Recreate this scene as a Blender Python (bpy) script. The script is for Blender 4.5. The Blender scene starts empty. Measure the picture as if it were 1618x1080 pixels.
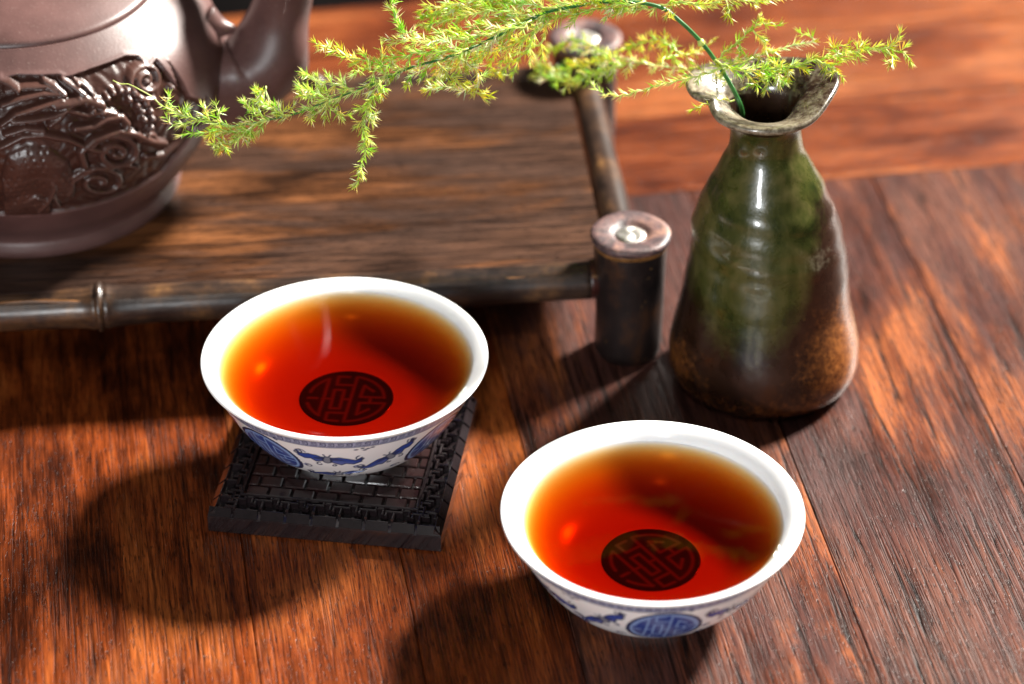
import bpy, bmesh, math, random
import numpy as np
from mathutils import Vector, Matrix
R = math.radians
CM = 0.01
scene = bpy.context.scene
COL = scene.collection
rng = random.Random(7)
nr = np.random.RandomState(11)

# ------------------------------------------------------------------ camera
PITCH = R(34.3); DIST = 72.0
cam_d = bpy.data.cameras.new("camera"); cam = bpy.data.objects.new("camera", cam_d); COL.objects.link(cam)
cam.location = (0, -math.cos(PITCH) * DIST * CM, math.sin(PITCH) * DIST * CM)
cam.rotation_euler = (R(90) - PITCH, 0, 0)
cam_d.lens = 105; cam_d.sensor_width = 36; cam_d.clip_start = 0.01; cam_d.clip_end = 50
cam_d.dof.use_dof = True; cam_d.dof.focus_distance = 0.650; cam_d.dof.aperture_fstop = 9.0
cam_d.dof.aperture_blades = 9
scene.camera = cam

# ------------------------------------------------------------------ light
SUN = Vector((1.0, 0.89, 1.0)).normalized()
world = bpy.data.worlds.new("World"); scene.world = world; world.use_nodes = True
bg = world.node_tree.nodes['Background']; bg.inputs['Color'].default_value = (1.0, .93, .88, 1); bg.inputs['Strength'].default_value = 0.03
# hard key lamp high behind on the right
sd = bpy.data.lights.new("key_lamp", 'AREA'); sd.shape = 'DISK'; sd.size = 0.56; sd.energy = 730; sd.color = (1.0, 0.95, 0.87)
so = bpy.data.objects.new("key_lamp", sd); COL.objects.link(so)
so.location = SUN * 3.5
so.rotation_euler = (-SUN).to_track_quat('-Z', 'Y').to_euler()
fd = bpy.data.lights.new("fill_softbox", 'AREA'); fd.shape = 'RECTANGLE'; fd.size = 0.13; fd.size_y = 0.24
fd.energy = 8.2; fd.color = (0.95, 0.98, 1.0)
fo = bpy.data.objects.new("fill_softbox", fd); COL.objects.link(fo)
fo.location = (-0.24, -1.08, 0.40)
fo.rotation_euler = (Vector((0.02, 0, 0.04)) - fo.location).to_track_quat('-Z', 'Y').to_euler()
ad = bpy.data.lights.new("sparkle_fill", 'AREA'); ad.shape = 'DISK'; ad.size = 0.09; ad.energy = 1.8; ad.color = (1.0, 0.97, 0.93)  # added small high fill, only for glints on carved edges and glaze
ao = bpy.data.objects.new("sparkle_fill", ad); COL.objects.link(ao)
ao.location = (-0.12, -0.78, 1.12)
ao.rotation_euler = (Vector((-0.02, -0.03, 0.02)) - ao.location).to_track_quat('-Z', 'Y').to_euler()
scene.view_settings.view_transform = 'Standard'; scene.view_settings.look = 'None'
scene.view_settings.exposure = 0.0; scene.view_settings.gamma = 1
scene.render.engine = 'CYCLES'
scene.cycles.max_bounces = 8; scene.cycles.transparent_max_bounces = 16

# ------------------------------------------------------------------ helpers
def tag(o, label=None, cat=None, group=None, kind=None):
    if label: o['label'] = label
    if cat: o['category'] = cat
    if group: o['group'] = group
    if kind: o['kind'] = kind
    return o

def empty(name, loc=(0, 0, 0), rz=0):
    o = bpy.data.objects.new(name, None); COL.objects.link(o)
    o.location = [c * CM for c in loc]; o.rotation_euler = (0, 0, rz); o.empty_display_size = 0.01
    return o

def link_mesh(name, me, parent=None, loc=(0, 0, 0), rot=(0, 0, 0)):
    o = bpy.data.objects.new(name, me); COL.objects.link(o)
    o.location = [c * CM for c in loc]; o.rotation_euler = rot
    if parent: o.parent = parent
    return o

def mesh(name, verts, faces, mat, smooth=True, cols=None, attr='tint'):
    me = bpy.data.meshes.new(name)
    me.from_pydata([tuple(c * CM for c in v) for v in verts], [], faces)
    me.materials.append(mat)
    if smooth: me.polygons.foreach_set('use_smooth', [True] * len(me.polygons))
    if cols is not None:
        a = me.color_attributes.new(attr, 'FLOAT_COLOR', 'POINT')
        a.data.foreach_set('color', np.asarray(cols, dtype=np.float32).ravel())
    me.update()
    return me

def obj(name, verts, faces, mat, parent=None, smooth=True, cols=None, loc=(0, 0, 0), rot=(0, 0, 0)):
    return link_mesh(name, mesh(name, verts, faces, mat, smooth, cols), parent, loc, rot)

def grid_faces(nu, nv, closed_u=True):
    f = []
    for j in range(nv - 1):
        for i in range(nu if closed_u else nu - 1):
            a = j * nu + i; b = j * nu + (i + 1) % nu
            f.append((a, b, b + nu, a + nu))
    return f

def grid_mesh(name, P, mat, closed_u=True, cols=None, flip=False):
    """P: numpy (nv, nu, 3) in cm, fast path"""
    nv, nu = P.shape[:2]
    i = np.arange(nu if closed_u else nu - 1); j = np.arange(nv - 1)
    J, I = np.meshgrid(j, i, indexing='ij')
    a = J * nu + I; b = J * nu + (I + 1) % nu
    Q = np.stack([a, b, b + nu, a + nu], -1).reshape(-1, 4)
    if flip: Q = Q[:, ::-1]
    me = bpy.data.meshes.new(name)
    me.vertices.add(nu * nv); me.vertices.foreach_set('co', (P.reshape(-1, 3) * CM).astype(np.float32).ravel())
    n = len(Q)
    me.loops.add(n * 4); me.loops.foreach_set('vertex_index', Q.astype(np.int32).ravel())
    me.polygons.add(n); me.polygons.foreach_set('loop_start', np.arange(0, n * 4, 4, dtype=np.int32))
    me.polygons.foreach_set('loop_total', np.full(n, 4, dtype=np.int32))
    me.polygons.foreach_set('use_smooth', np.ones(n, dtype=bool))
    me.materials.append(mat)
    me.update(calc_edges=True); me.validate()
    if cols is not None:
        at = me.color_attributes.new('tint', 'FLOAT_COLOR', 'POINT')
        at.data.foreach_set('color', cols.astype(np.float32).ravel())
    return me

def smooth_profile(pts, n=8):
    """Catmull-Rom through pts; a repeated point makes a corner"""
    pts = [np.array(p, float) for p in pts]; out = []
    for i in range(len(pts) - 1):
        p1, p2 = pts[i], pts[i + 1]
        if np.allclose(p1, p2): continue
        p0 = pts[i - 1] if i > 0 else 2 * p1 - p2
        p3 = pts[i + 2] if i + 2 < len(pts) else 2 * p2 - p1
        for k in range(n):
            t = k / n
            out.append(.5 * ((2 * p1) + (-p0 + p2) * t + (2 * p0 - 5 * p1 + 4 * p2 - p3) * t * t + (-p0 + 3 * p1 - 3 * p2 + p3) * t ** 3))
    out.append(pts[-1])
    return np.array(out)

def resample(pr, n):
    d = np.r_[0, np.cumsum(np.linalg.norm(np.diff(pr, axis=0), axis=1))]
    s = np.linspace(0, d[-1], n)
    return np.stack([np.interp(s, d, pr[:, k]) for k in range(pr.shape[1])], 1)

def lathe(name, prof, mat, parent=None, seg=96, loc=(0, 0, 0), rot=(0, 0, 0), wob=None, cols=None):
    th = np.linspace(0, 2 * math.pi, seg, endpoint=False)
    pr = np.asarray(prof, float)
    r = pr[:, 0][:, None] * np.ones(seg); z = pr[:, 1][:, None] * np.ones(seg)
    T = th[None, :] * np.ones((len(pr), 1))
    dx = dy = 0
    if wob is not None: r, z, dx, dy = wob(r, z, T)
    P = np.stack([r * np.cos(T) + dx, r * np.sin(T) + dy, z], -1)
    c = cols(r, z, T) if cols else None
    return link_mesh(name, grid_mesh(name, P, mat, True, c), parent, loc, rot)

def tube_vf(path, radii, sides=10, cap=True, V=None, Fc=None, ell=1.0, up0=None):
    V = [] if V is None else V; Fc = [] if Fc is None else Fc
    path = [Vector(p) for p in path]; n = len(path)
    if not hasattr(radii, '__len__'): radii = [radii] * n
    base = len(V); up = Vector(up0) if up0 else Vector((0.1, 0.2, 1)).normalized()
    for i, p in enumerate(path):
        d = (path[min(i + 1, n - 1)] - path[max(i - 1, 0)])
        d = d.normalized() if d.length > 1e-9 else Vector((0, 0, 1))
        s = d.cross(up)
        if s.length < 1e-3: s = d.cross(Vector((1, 0, 0)))
        s.normalize(); u = s.cross(d).normalized(); up = u
        for k in range(sides):
            a = 2 * math.pi * k / sides
            V.append(tuple(p + s * (math.cos(a) * radii[i]) + u * (math.sin(a) * radii[i] * ell)))
    for i in range(n - 1):
        for k in range(sides):
            a = base + i * sides + k; b = base + i * sides + (k + 1) % sides
            Fc.append((a, b, b + sides, a + sides))
    if cap:
        Fc.append(tuple(base + k for k in range(sides))[::-1])
        Fc.append(tuple(base + (n - 1) * sides + k for k in range(sides)))
    return V, Fc

def box_vf(x0, x1, y0, y1, z0, z1, c=0.0, V=None, Fc=None):
    """box with its top edges chamfered by c"""
    V = [] if V is None else V; Fc = [] if Fc is None else Fc
    b = len(V)
    V += [(x0, y0, z0), (x1, y0, z0), (x1, y1, z0), (x0, y1, z0)]
    if c > 0:
        V += [(x0, y0, z1 - c), (x1, y0, z1 - c), (x1, y1, z1 - c), (x0, y1, z1 - c)]
        V += [(x0 + c, y0 + c, z1), (x1 - c, y0 + c, z1), (x1 - c, y1 - c, z1), (x0 + c, y1 - c, z1)]
        rings = 2
    else:
        V += [(x0, y0, z1), (x1, y0, z1), (x1, y1, z1), (x0, y1, z1)]; rings = 1
    for r in range(rings):
        for k in range(4):
            a = b + r * 4 + k; d = b + r * 4 + (k + 1) % 4
            Fc.append((a, d, d + 4, a + 4))
    Fc.append((b + 3, b + 2, b + 1, b)); t = b + rings * 4
    Fc.append((t, t + 1, t + 2, t + 3))
    return V, Fc

# ------------------------------------------------------------------ materials
class NT:
    def __init__(s, name):
        s.m = bpy.data.materials.new(name); s.m.use_nodes = True
        s.t = s.m.node_tree; s.b = s.t.nodes['Principled BSDF']; s.out = s.t.nodes['Material Output']
    def n(s, typ, **kw):
        nd = s.t.nodes.new(typ)
        for k, v in kw.items(): setattr(nd, k, v)
        return nd
    def l(s, a, b): s.t.links.new(a, b)
    def val(s, node, key, v):
        node.inputs[key].default_value = v; return node
    def coord(s, scale=(1, 1, 1), rnd=True, rot=(0, 0, 0)):
        """object coordinates in cm, shifted for each object by its own random number"""
        tc = s.n('ShaderNodeTexCoord'); mp = s.n('ShaderNodeMapping')
        mp.inputs['Scale'].default_value = [100 * k for k in scale]
        mp.inputs['Rotation'].default_value = rot
        s.l(tc.outputs['Object'], mp.inputs['Vector'])
        if not rnd: return mp.outputs[0]
        oi = s.n('ShaderNodeObjectInfo'); mu = s.n('ShaderNodeMath', operation='MULTIPLY'); mu.inputs[1].default_value = 57.0
        s.l(oi.outputs['Random'], mu.inputs[0])
        ad = s.n('ShaderNodeVectorMath', operation='ADD'); s.l(mp.outputs[0], ad.inputs[0]); s.l(mu.outputs[0], ad.inputs[1])
        return ad.outputs[0]
    def noise(s, vec, scale=1, detail=4, rough=.55, dist=0):
        nd = s.n('ShaderNodeTexNoise'); s.l(vec, nd.inputs['Vector'])
        nd.inputs['Scale'].default_value = scale; nd.inputs['Detail'].default_value = detail
        nd.inputs['Roughness'].default_value = rough; nd.inputs['Distortion'].default_value = dist
        return nd.outputs['Fac']
    def ramp(s, fac, stops, interp='LINEAR'):
        r = s.n('ShaderNodeValToRGB'); r.color_ramp.interpolation = interp
        e = r.color_ramp.elements
        while len(e) < len(stops): e.new(.5)
        for k, (p, c) in enumerate(stops):
            e[k].position = p; e[k].color = (*c, 1) if hasattr(c, '__len__') else (c, c, c, 1)
        s.l(fac, r.inputs[0]); return r.outputs[0]
    def mix(s, fac, a, b, mode='MIX'):
        m = s.n('ShaderNodeMix', data_type='RGBA', blend_type=mode)
        for k, v in ((0, fac), (6, a), (7, b)):
            if hasattr(v, 'links') or isinstance(v, bpy.types.NodeSocket): s.l(v, m.inputs[k])
            elif k == 0: m.inputs[0].default_value = v
            else: m.inputs[k].default_value = (*v, 1)
        return m.outputs[2]
    def math(s, op, a, b=None):
        m = s.n('ShaderNodeMath', operation=op)
        for k, v in enumerate((a, b)):
            if v is None: continue
            if isinstance(v, bpy.types.NodeSocket): s.l(v, m.inputs[k])
            else: m.inputs[k].default_value = v
        return m.outputs[0]
    def bump(s, h, strength=.5, dist=.02, prev=None):
        b = s.n('ShaderNodeBump'); b.inputs['Strength'].default_value = strength; b.inputs['Distance'].default_value = dist * CM
        s.l(h, b.inputs['Height'])
        if prev is not None: s.l(prev, b.inputs['Normal'])
        return b.outputs[0]
    def attr(s, name='tint'):
        a = s.n('ShaderNodeVertexColor'); a.layer_name = name; return a.outputs[0]

def wood(name, cols, axis=1, rough=(.27, .42), fine=1.0, bump=.6, spec=.14, crack=.5, band=(.22, .03), grey=None, pf=1.0):
    """long grain along axis (0=x,1=y) of the object's own frame; cols: dark pore, dark, mid, light"""
    m = NT(name)
    def sc(across, along): return (across, along, across) if axis == 1 else (along, across, across)
    patch = m.noise(m.coord(sc(.36 * pf, .15 * pf)), 1, 5, .62, .5)          # broad tonal figure
    fig = m.noise(m.coord(sc(1.7 * fine, .16)), 1, 5, .62, .2)               # growth bands
    fib = m.noise(m.coord(sc(24 * fine, 1.0)), 1, 3, .6, .03)                # fibre
    dash = m.noise(m.coord(sc(26 * fine, 3.2)), 1, 2, .5)                    # short pores
    tone = m.math('ADD', m.math('MULTIPLY', patch, .58), m.math('ADD', m.math('MULTIPLY', fig, .30), m.math('MULTIPLY', fib, .12)))
    col = m.ramp(tone, [(.33, cols[0]), (.42, cols[1]), (.50, cols[2]), (.60, cols[3])])
    fl = m.ramp(fib, [(.34, .55), (.50, 1.0), (.68, 1.40)])
    col = m.mix(1.0, col, fl, 'MULTIPLY')
    if grey:
        g = m.noise(m.coord(sc(.40, .075)), 1, 7, .70, .35)
        col = m.mix(m.ramp(g, [(.44, 0.0), (.53, .8)]), col, m.mix(1.0, grey, fl, 'MULTIPLY'))
    pores = m.ramp(dash, [(.33, 0.0), (.41, 1.0)])
    col = m.mix(m.math('MULTIPLY', m.math('SUBTRACT', 1.0, pores), .6), col, cols[0])
    def lines(across, along, wdt, det=3):
        n_ = m.noise(m.coord(sc(across * fine, along)), 1, det, .55, .05)
        return m.ramp(m.math('ABSOLUTE', m.math('SUBTRACT', n_, .5)), [(0, 0.0), (wdt, 1.0)])
    rmask = m.ramp(m.noise(m.coord(sc(.30, .05)), 1, 4, .6, .3), [(.44, 0.0), (.60, 1.0)])
    l1 = lines(1.1, .035, .014, 4); l2 = lines(4.5, .07, .045)
    dk = m.math('ADD', m.math('MULTIPLY', m.math('SUBTRACT', 1.0, l1), crack), m.math('MULTIPLY', m.math('MULTIPLY', m.math('SUBTRACT', 1.0, l2), rmask), .55))
    dk = m.math('MINIMUM', dk, 1.0)
    col = m.mix(dk, col, cols[0])
    m.l(col, m.b.inputs['Base Color'])
    h = m.math('ADD', m.math('MULTIPLY', fib, .55), m.math('ADD', m.math('MULTIPLY', pores, .35), m.math('ADD', m.math('MULTIPLY', l1, .35), m.math('MULTIPLY', m.math('MULTIPLY', l2, rmask), .6))))
    streak = fig
    m.l(m.bump(h, bump, .035), m.b.inputs['Normal'])
    ro = m.n('ShaderNodeMapRange'); m.l(streak, ro.inputs[0]); ro.inputs[1].default_value = .3; ro.inputs[2].default_value = .7
    ro.inputs[3].default_value = rough[0]; ro.inputs[4].default_value = rough[1]
    m.l(ro.outputs[0], m.b.inputs['Roughness']); m.b.inputs['Specular IOR Level'].default_value = spec
    return m.m

M = {}
M['plank_red'] = wood('red_brown_wood', [(.006, .0015, .001), (.046, .009, .0025), (.140, .027, .0055), (.26, .066, .014)])
M['plank_grey'] = wood('grey_sheen_brown_wood', [(.006, .002, .0015), (.042, .011, .006), (.100, .026, .011), (.25, .072, .021)], crack=.9,
                       grey=(.056, .025, .022), bump=.6, rough=(.28, .45), spec=.16)  # grey patches: the planks' own tone, and partly sheen put into the colour
M['plank_cross'] = wood('bright_red_wood', [(.015, .003, .002), (.075, .016, .006), (.150, .036, .011), (.25, .076, .024)], axis=0)
M['tray_board'] = wood('walnut_board', [(.005, .0025, .002), (.024, .010, .005), (.066, .025, .010), (.155, .058, .021)], axis=0, fine=.7,
                       rough=(.26, .4), bump=.35, crack=.5, grey=(.042, .024, .018), band=(.5, .05))

def bamboo(name, axis):
    m = NT(name)
    sc = (8, .5, 8) if axis == 1 else (.5, 8, 8)
    if axis == 2: sc = (8, 8, .6)
    f = m.noise(m.coord(sc), 1, 4, .6); b = m.noise(m.coord((.8, .8, .8)), 1, 5, .65)
    col = m.ramp(b, [(.34, (.010, .006, .005)), (.5, (.035, .020, .014)), (.62, (.085, .042, .020)), (.74, (.20, .10, .035))])
    col = m.mix(1.0, col, m.ramp(f, [(.3, .5), (.6, 1.3)]), 'MULTIPLY')
    m.l(col, m.b.inputs['Base Color']); m.b.inputs['Roughness'].default_value = .32
    m.l(m.bump(m.math('ADD', f, b), .35, .03), m.b.inputs['Normal'])
    return m.m
M['bamboo_rail'] = bamboo('dark_bamboo', 0); M['bamboo_side'] = bamboo('dark_bamboo_side', 1)

def post_mat():
    m = NT('burnt_bamboo_post')
    b = m.noise(m.coord((1.2, 1.2, .7)), 1, 6, .7); f = m.noise(m.coord((10, 10, .8)), 1, 3)
    sp = m.noise(m.coord((5, 5, 5)), 1, 3, .6)
    col = m.ramp(b, [(.35, (.007, .005, .005)), (.54, (.016, .010, .009)), (.68, (.05, .02, .009)), (.80, (.17, .065, .018))])
    col = m.mix(m.ramp(sp, [(.68, 0.0), (.74, .7)]), col, (.28, .15, .05))
    m.l(col, m.b.inputs['Base Color']); m.b.inputs['Roughness'].default_value = .4
    m.l(m.bump(m.math('ADD', b, m.math('MULTIPLY', f, .3)), .5, .05), m.b.inputs['Normal'])
    return m.m
M['post'] = post_mat()
def cap_mat():
    m = NT('mottled_pink_metal')
    b = m.noise(m.coord((1.6, 1.6, 1.6)), 1, 6, .7, .8); s2 = m.noise(m.coord((6, 6, 6)), 1, 4, .6)
    col = m.ramp(b, [(.34, (.020, .014, .015)), (.46, (.060, .036, .038)), (.57, (.14, .075, .068)), (.72, (.30, .16, .11))])
    col = m.mix(m.ramp(s2, [(.3, .6), (.45, 0.0)]), col, (.05, .035, .03))
    m.l(col, m.b.inputs['Base Color']); m.b.inputs['Roughness'].default_value = .5
    m.l(m.bump(m.math('ADD', b, s2), .4, .04), m.b.inputs['Normal'])
    return m.m
M['cap'] = cap_mat()
def simple(name, col, rough=.4, metal=0, nscale=3, var=.25, bump=.1, spec=.5, coat=0):
    m = NT(name); n = m.noise(m.coord((nscale,) * 3), 1, 5, .6)
    c = m.mix(1.0, col, m.ramp(n, [(.3, 1 - var), (.7, 1 + var)]), 'MULTIPLY')
    m.l(c, m.b.inputs['Base Color']); m.b.inputs['Roughness'].default_value = rough; m.b.inputs['Metallic'].default_value = metal
    m.b.inputs['Specular IOR Level'].default_value = spec; m.b.inputs['Coat Weight'].default_value = coat; m.b.inputs['Coat Roughness'].default_value = .1
    if bump: m.l(m.bump(n, bump, .03), m.b.inputs['Normal'])
    return m.m
M['boss'] = simple('worn_silver', (.45, .43, .40), .42, .8, 6, .3, .5)
M['collar'] = simple('brown_lacquer', (.16, .07, .02), .35, 0, 3, .5, .4)
M['tan'] = simple('lit_tan_edge', (.20, .085, .028), .4, 0, 1.2, .7, .3)  # tan of the board's edge with the light on it put into the colour
M['tenon'] = simple('dark_red_tenon', (.045, .012, .009), .4, 0, 3, .4, .3)
M['coaster'] = simple('black_lacquered_wood', (.011, .007, .008), .14, 0, 3, .3, .04, .8, .8)
M['brick'] = simple('dark_maroon_lacquer', (.018, .007, .007), .16, 0, 4, .35, .35, .8, .6)
M['floor'] = simple('dark_floor', (.004, .0035, .0035), .9, 0, .1, .3, 0, 0)
M['stem'] = simple('green_stem', (.03, .14, .03), .35, 0, 4, .3, .1)
M['stem_thin'] = simple('yellow_green_twig', (.50, .60, .14), .45, 0, 4, .3, .0)

def clay(name, rel=False):
    m = NT(name)
    sp = m.noise(m.coord((14, 14, 14)), 1, 3, .6); b = m.noise(m.coord((.7, .7, .7)), 1, 4, .6)
    col = m.ramp(b, [(.35, (.082, .040, .036)), (.65, (.125, .062, .056))])
    col = m.mix(m.ramp(sp, [(.62, 0.0), (.7, .35)]), col, (.24, .17, .15))
    rough = .40
    h = m.math('MULTIPLY', sp, .5)
    if rel:
        at = m.attr(); sep = m.n('ShaderNodeSeparateColor'); m.l(at, sep.inputs[0])
        dk = sep.outputs[0]   # carved zone, glazed darker
        dark = m.ramp(b, [(.35, (.030, .011, .008)), (.65, (.055, .021, .015))])
        dark = m.mix(sep.outputs[1], dark, (.12, .06, .048))
        col = m.mix(dk, col, dark)
        ro = m.n('ShaderNodeMapRange'); m.l(dk, ro.inputs[0]); ro.inputs[3].default_value = .44; ro.inputs[4].default_value = .31
        m.l(ro.outputs[0], m.b.inputs['Roughness'])
        fz = m.noise(m.coord((6, 6, 6)), 1, 4, .6)
        h = m.math('ADD', h, m.math('MULTIPLY', m.math('MULTIPLY', fz, dk), 1.6))
    else: m.b.inputs['Roughness'].default_value = rough
    m.l(col, m.b.inputs['Base Color']); m.l(m.bump(h, .35, .02), m.b.inputs['Normal'])
    return m.m
M['clay'] = clay('purple_clay'); M['clay_rel'] = clay('purple_clay_relief', True)

def porcelain():
    m = NT('glazed_porcelain')
    at = m.attr(); n = m.noise(m.coord((1.5, 1.5, 1.5)), 1, 3)
    col = m.mix(.04, at, m.ramp(n, [(.3, (.7, .72, .76)), (.7, (.9, .9, .9))]))
    m.l(col, m.b.inputs['Base Color']); m.b.inputs['Roughness'].default_value = .20; m.b.inputs['Specular IOR Level'].default_value = .4
    m.b.inputs['Subsurface Weight'].default_value = .25; m.b.inputs['Subsurface Radius'].default_value = (1, .9, .8); m.b.inputs['Subsurface Scale'].default_value = .002
    m.l(m.bump(n, .03, .05), m.b.inputs['Normal'])
    return m.m
M['porcelain'] = porcelain()

def tea():
    m = NT('black_tea'); t = m.t
    t.nodes.remove(m.b)
    tr = m.n('ShaderNodeBsdfTransparent'); gl = m.n('ShaderNodeBsdfGlossy'); gl.inputs['Roughness'].default_value = .01
    lw = m.n('ShaderNodeLayerWeight'); lw.inputs['Blend'].default_value = .5
    fr = m.math('ADD', .02, m.math('MULTIPLY', .98, m.math('POWER', lw.outputs['Facing'], 5.0)))
    mx = m.n('ShaderNodeMixShader'); m.l(fr, mx.inputs[0]); m.l(tr.outputs[0], mx.inputs[1]); m.l(gl.outputs[0], mx.inputs[2])
    m.l(mx.outputs[0], m.out.inputs['Surface'])
    va = m.n('ShaderNodeVolumeAbsorption'); va.inputs['Density'].default_value = 470
    va.inputs['Color'].default_value = (.88, .60, 0.02, 1)
    m.l(va.outputs[0], m.out.inputs['Volume'])
    return m.m
M['tea'] = tea()

def vase_mat():
    m = NT('wood_fired_glaze')
    at = m.attr(); sep = m.n('ShaderNodeSeparateColor'); m.l(at, sep.inputs[0])
    sp = m.noise(m.coord((7, 7, 7)), 1, 5, .75); big = m.noise(m.coord((1.1, 1.1, 1.1)), 1, 5, .65, .5)
    drip = m.noise(m.coord((3.0, 3.0, .5)), 1, 4, .6)
    def thr(chan, spread=.9):
        v = m.math('ADD', chan, m.math('MULTIPLY', m.math('SUBTRACT', m.math('ADD', m.math('MULTIPLY', sp, .6), m.math('MULTIPLY', big, .4)), .5), spread))
        return m.ramp(v, [(.26, 0.0), (.78, 1.0)])
    col = m.ramp(big, [(.3, (.009, .004, .002)), (.7, (.034, .014, .007))])
    green = m.ramp(m.math('ADD', m.math('MULTIPLY', big, .6), m.math('MULTIPLY', drip, .4)), [(.35, (.014, .024, .004)), (.5, (.048, .052, .010)), (.62, (.10, .088, .026))])
    col = m.mix(thr(sep.outputs[0], 1.1), col, green)
    rust = m.ramp(sp, [(.35, (.09, .022, .005)), (.65, (.34, .12, .028))])
    col = m.mix(thr(sep.outputs[1], 1.6), col, rust)
    pale = m.ramp(sp, [(.35, (.16, .12, .07)), (.6, (.34, .30, .21))])
    col = m.mix(thr(sep.outputs[2], 1.3), col, pale)
    m.l(col, m.b.inputs['Base Color'])
    m.b.inputs['Coat Weight'].default_value = .6; m.b.inputs['Coat Roughness'].default_value = .08; ro = m.ramp(big, [(.3, .2), (.7, .36)]); m.l(ro, m.b.inputs['Roughness'])
    m.l(m.bump(m.math('ADD', m.math('MULTIPLY', sp, .35), big), .3, .05), m.b.inputs['Normal'])
    return m.m
M['vase'] = vase_mat()

def needle_mat():
    m = NT('fern_needle'); at = m.attr(); t = m.t
    t.nodes.remove(m.b)
    d = m.n('ShaderNodeBsdfDiffuse'); tl = m.n('ShaderNodeBsdfTranslucent'); g = m.n('ShaderNodeBsdfGlossy'); g.inputs['Roughness'].default_value = .35
    m.l(at, d.inputs[0]); m.l(at, tl.inputs[0])
    a = m.n('ShaderNodeMixShader'); a.inputs[0].default_value = .5; m.l(d.outputs[0], a.inputs[1]); m.l(tl.outputs[0], a.inputs[2])
    b = m.n('ShaderNodeMixShader'); b.inputs[0].default_value = .05; m.l(a.outputs[0], b.inputs[1]); m.l(g.outputs[0], b.inputs[2])
    m.l(b.outputs[0], m.out.inputs['Surface'])
    return m.m
M['needle'] = needle_mat()

# ------------------------------------------------------------------ traced data (cm, degrees)
FERN_STEM = [[5.15,-1.19,7.13],[5.01,-1.18,7.49],[4.78,-1.14,7.92],[4.49,-1.07,8.36],[4.17,-1.03,8.78],[3.76,-0.98,9.2],[3.3,-0.88,9.53],[2.66,-0.9,9.68],[1.96,-0.99,9.73],[1.33,-1.14,9.69],[0.85,-1.28,9.66],[0.29,-1.5,9.51],[-0.12,-1.71,9.38],[-0.88,-2.09,9.19],[-1.5,-2.31,9.04],[-2.19,-2.5,8.93],[-2.66,-2.71,8.81],[-3.28,-2.94,8.64],[-3.96,-3.17,8.49],[-4.63,-3.41,8.31],[-5.31,-3.59,8.23],[-5.99,-3.65,8.14],[-6.54,-3.6,8.21],[-7.08,-3.53,8.32],[-7.51,-3.5,8.53],[-7.75,-3.39,8.7],[-7.99,-3.39,8.87],[-8.24,-3.32,8.97],[-8.42,-3.32,8.98],[-8.57,-3.36,9.09]]
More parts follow.
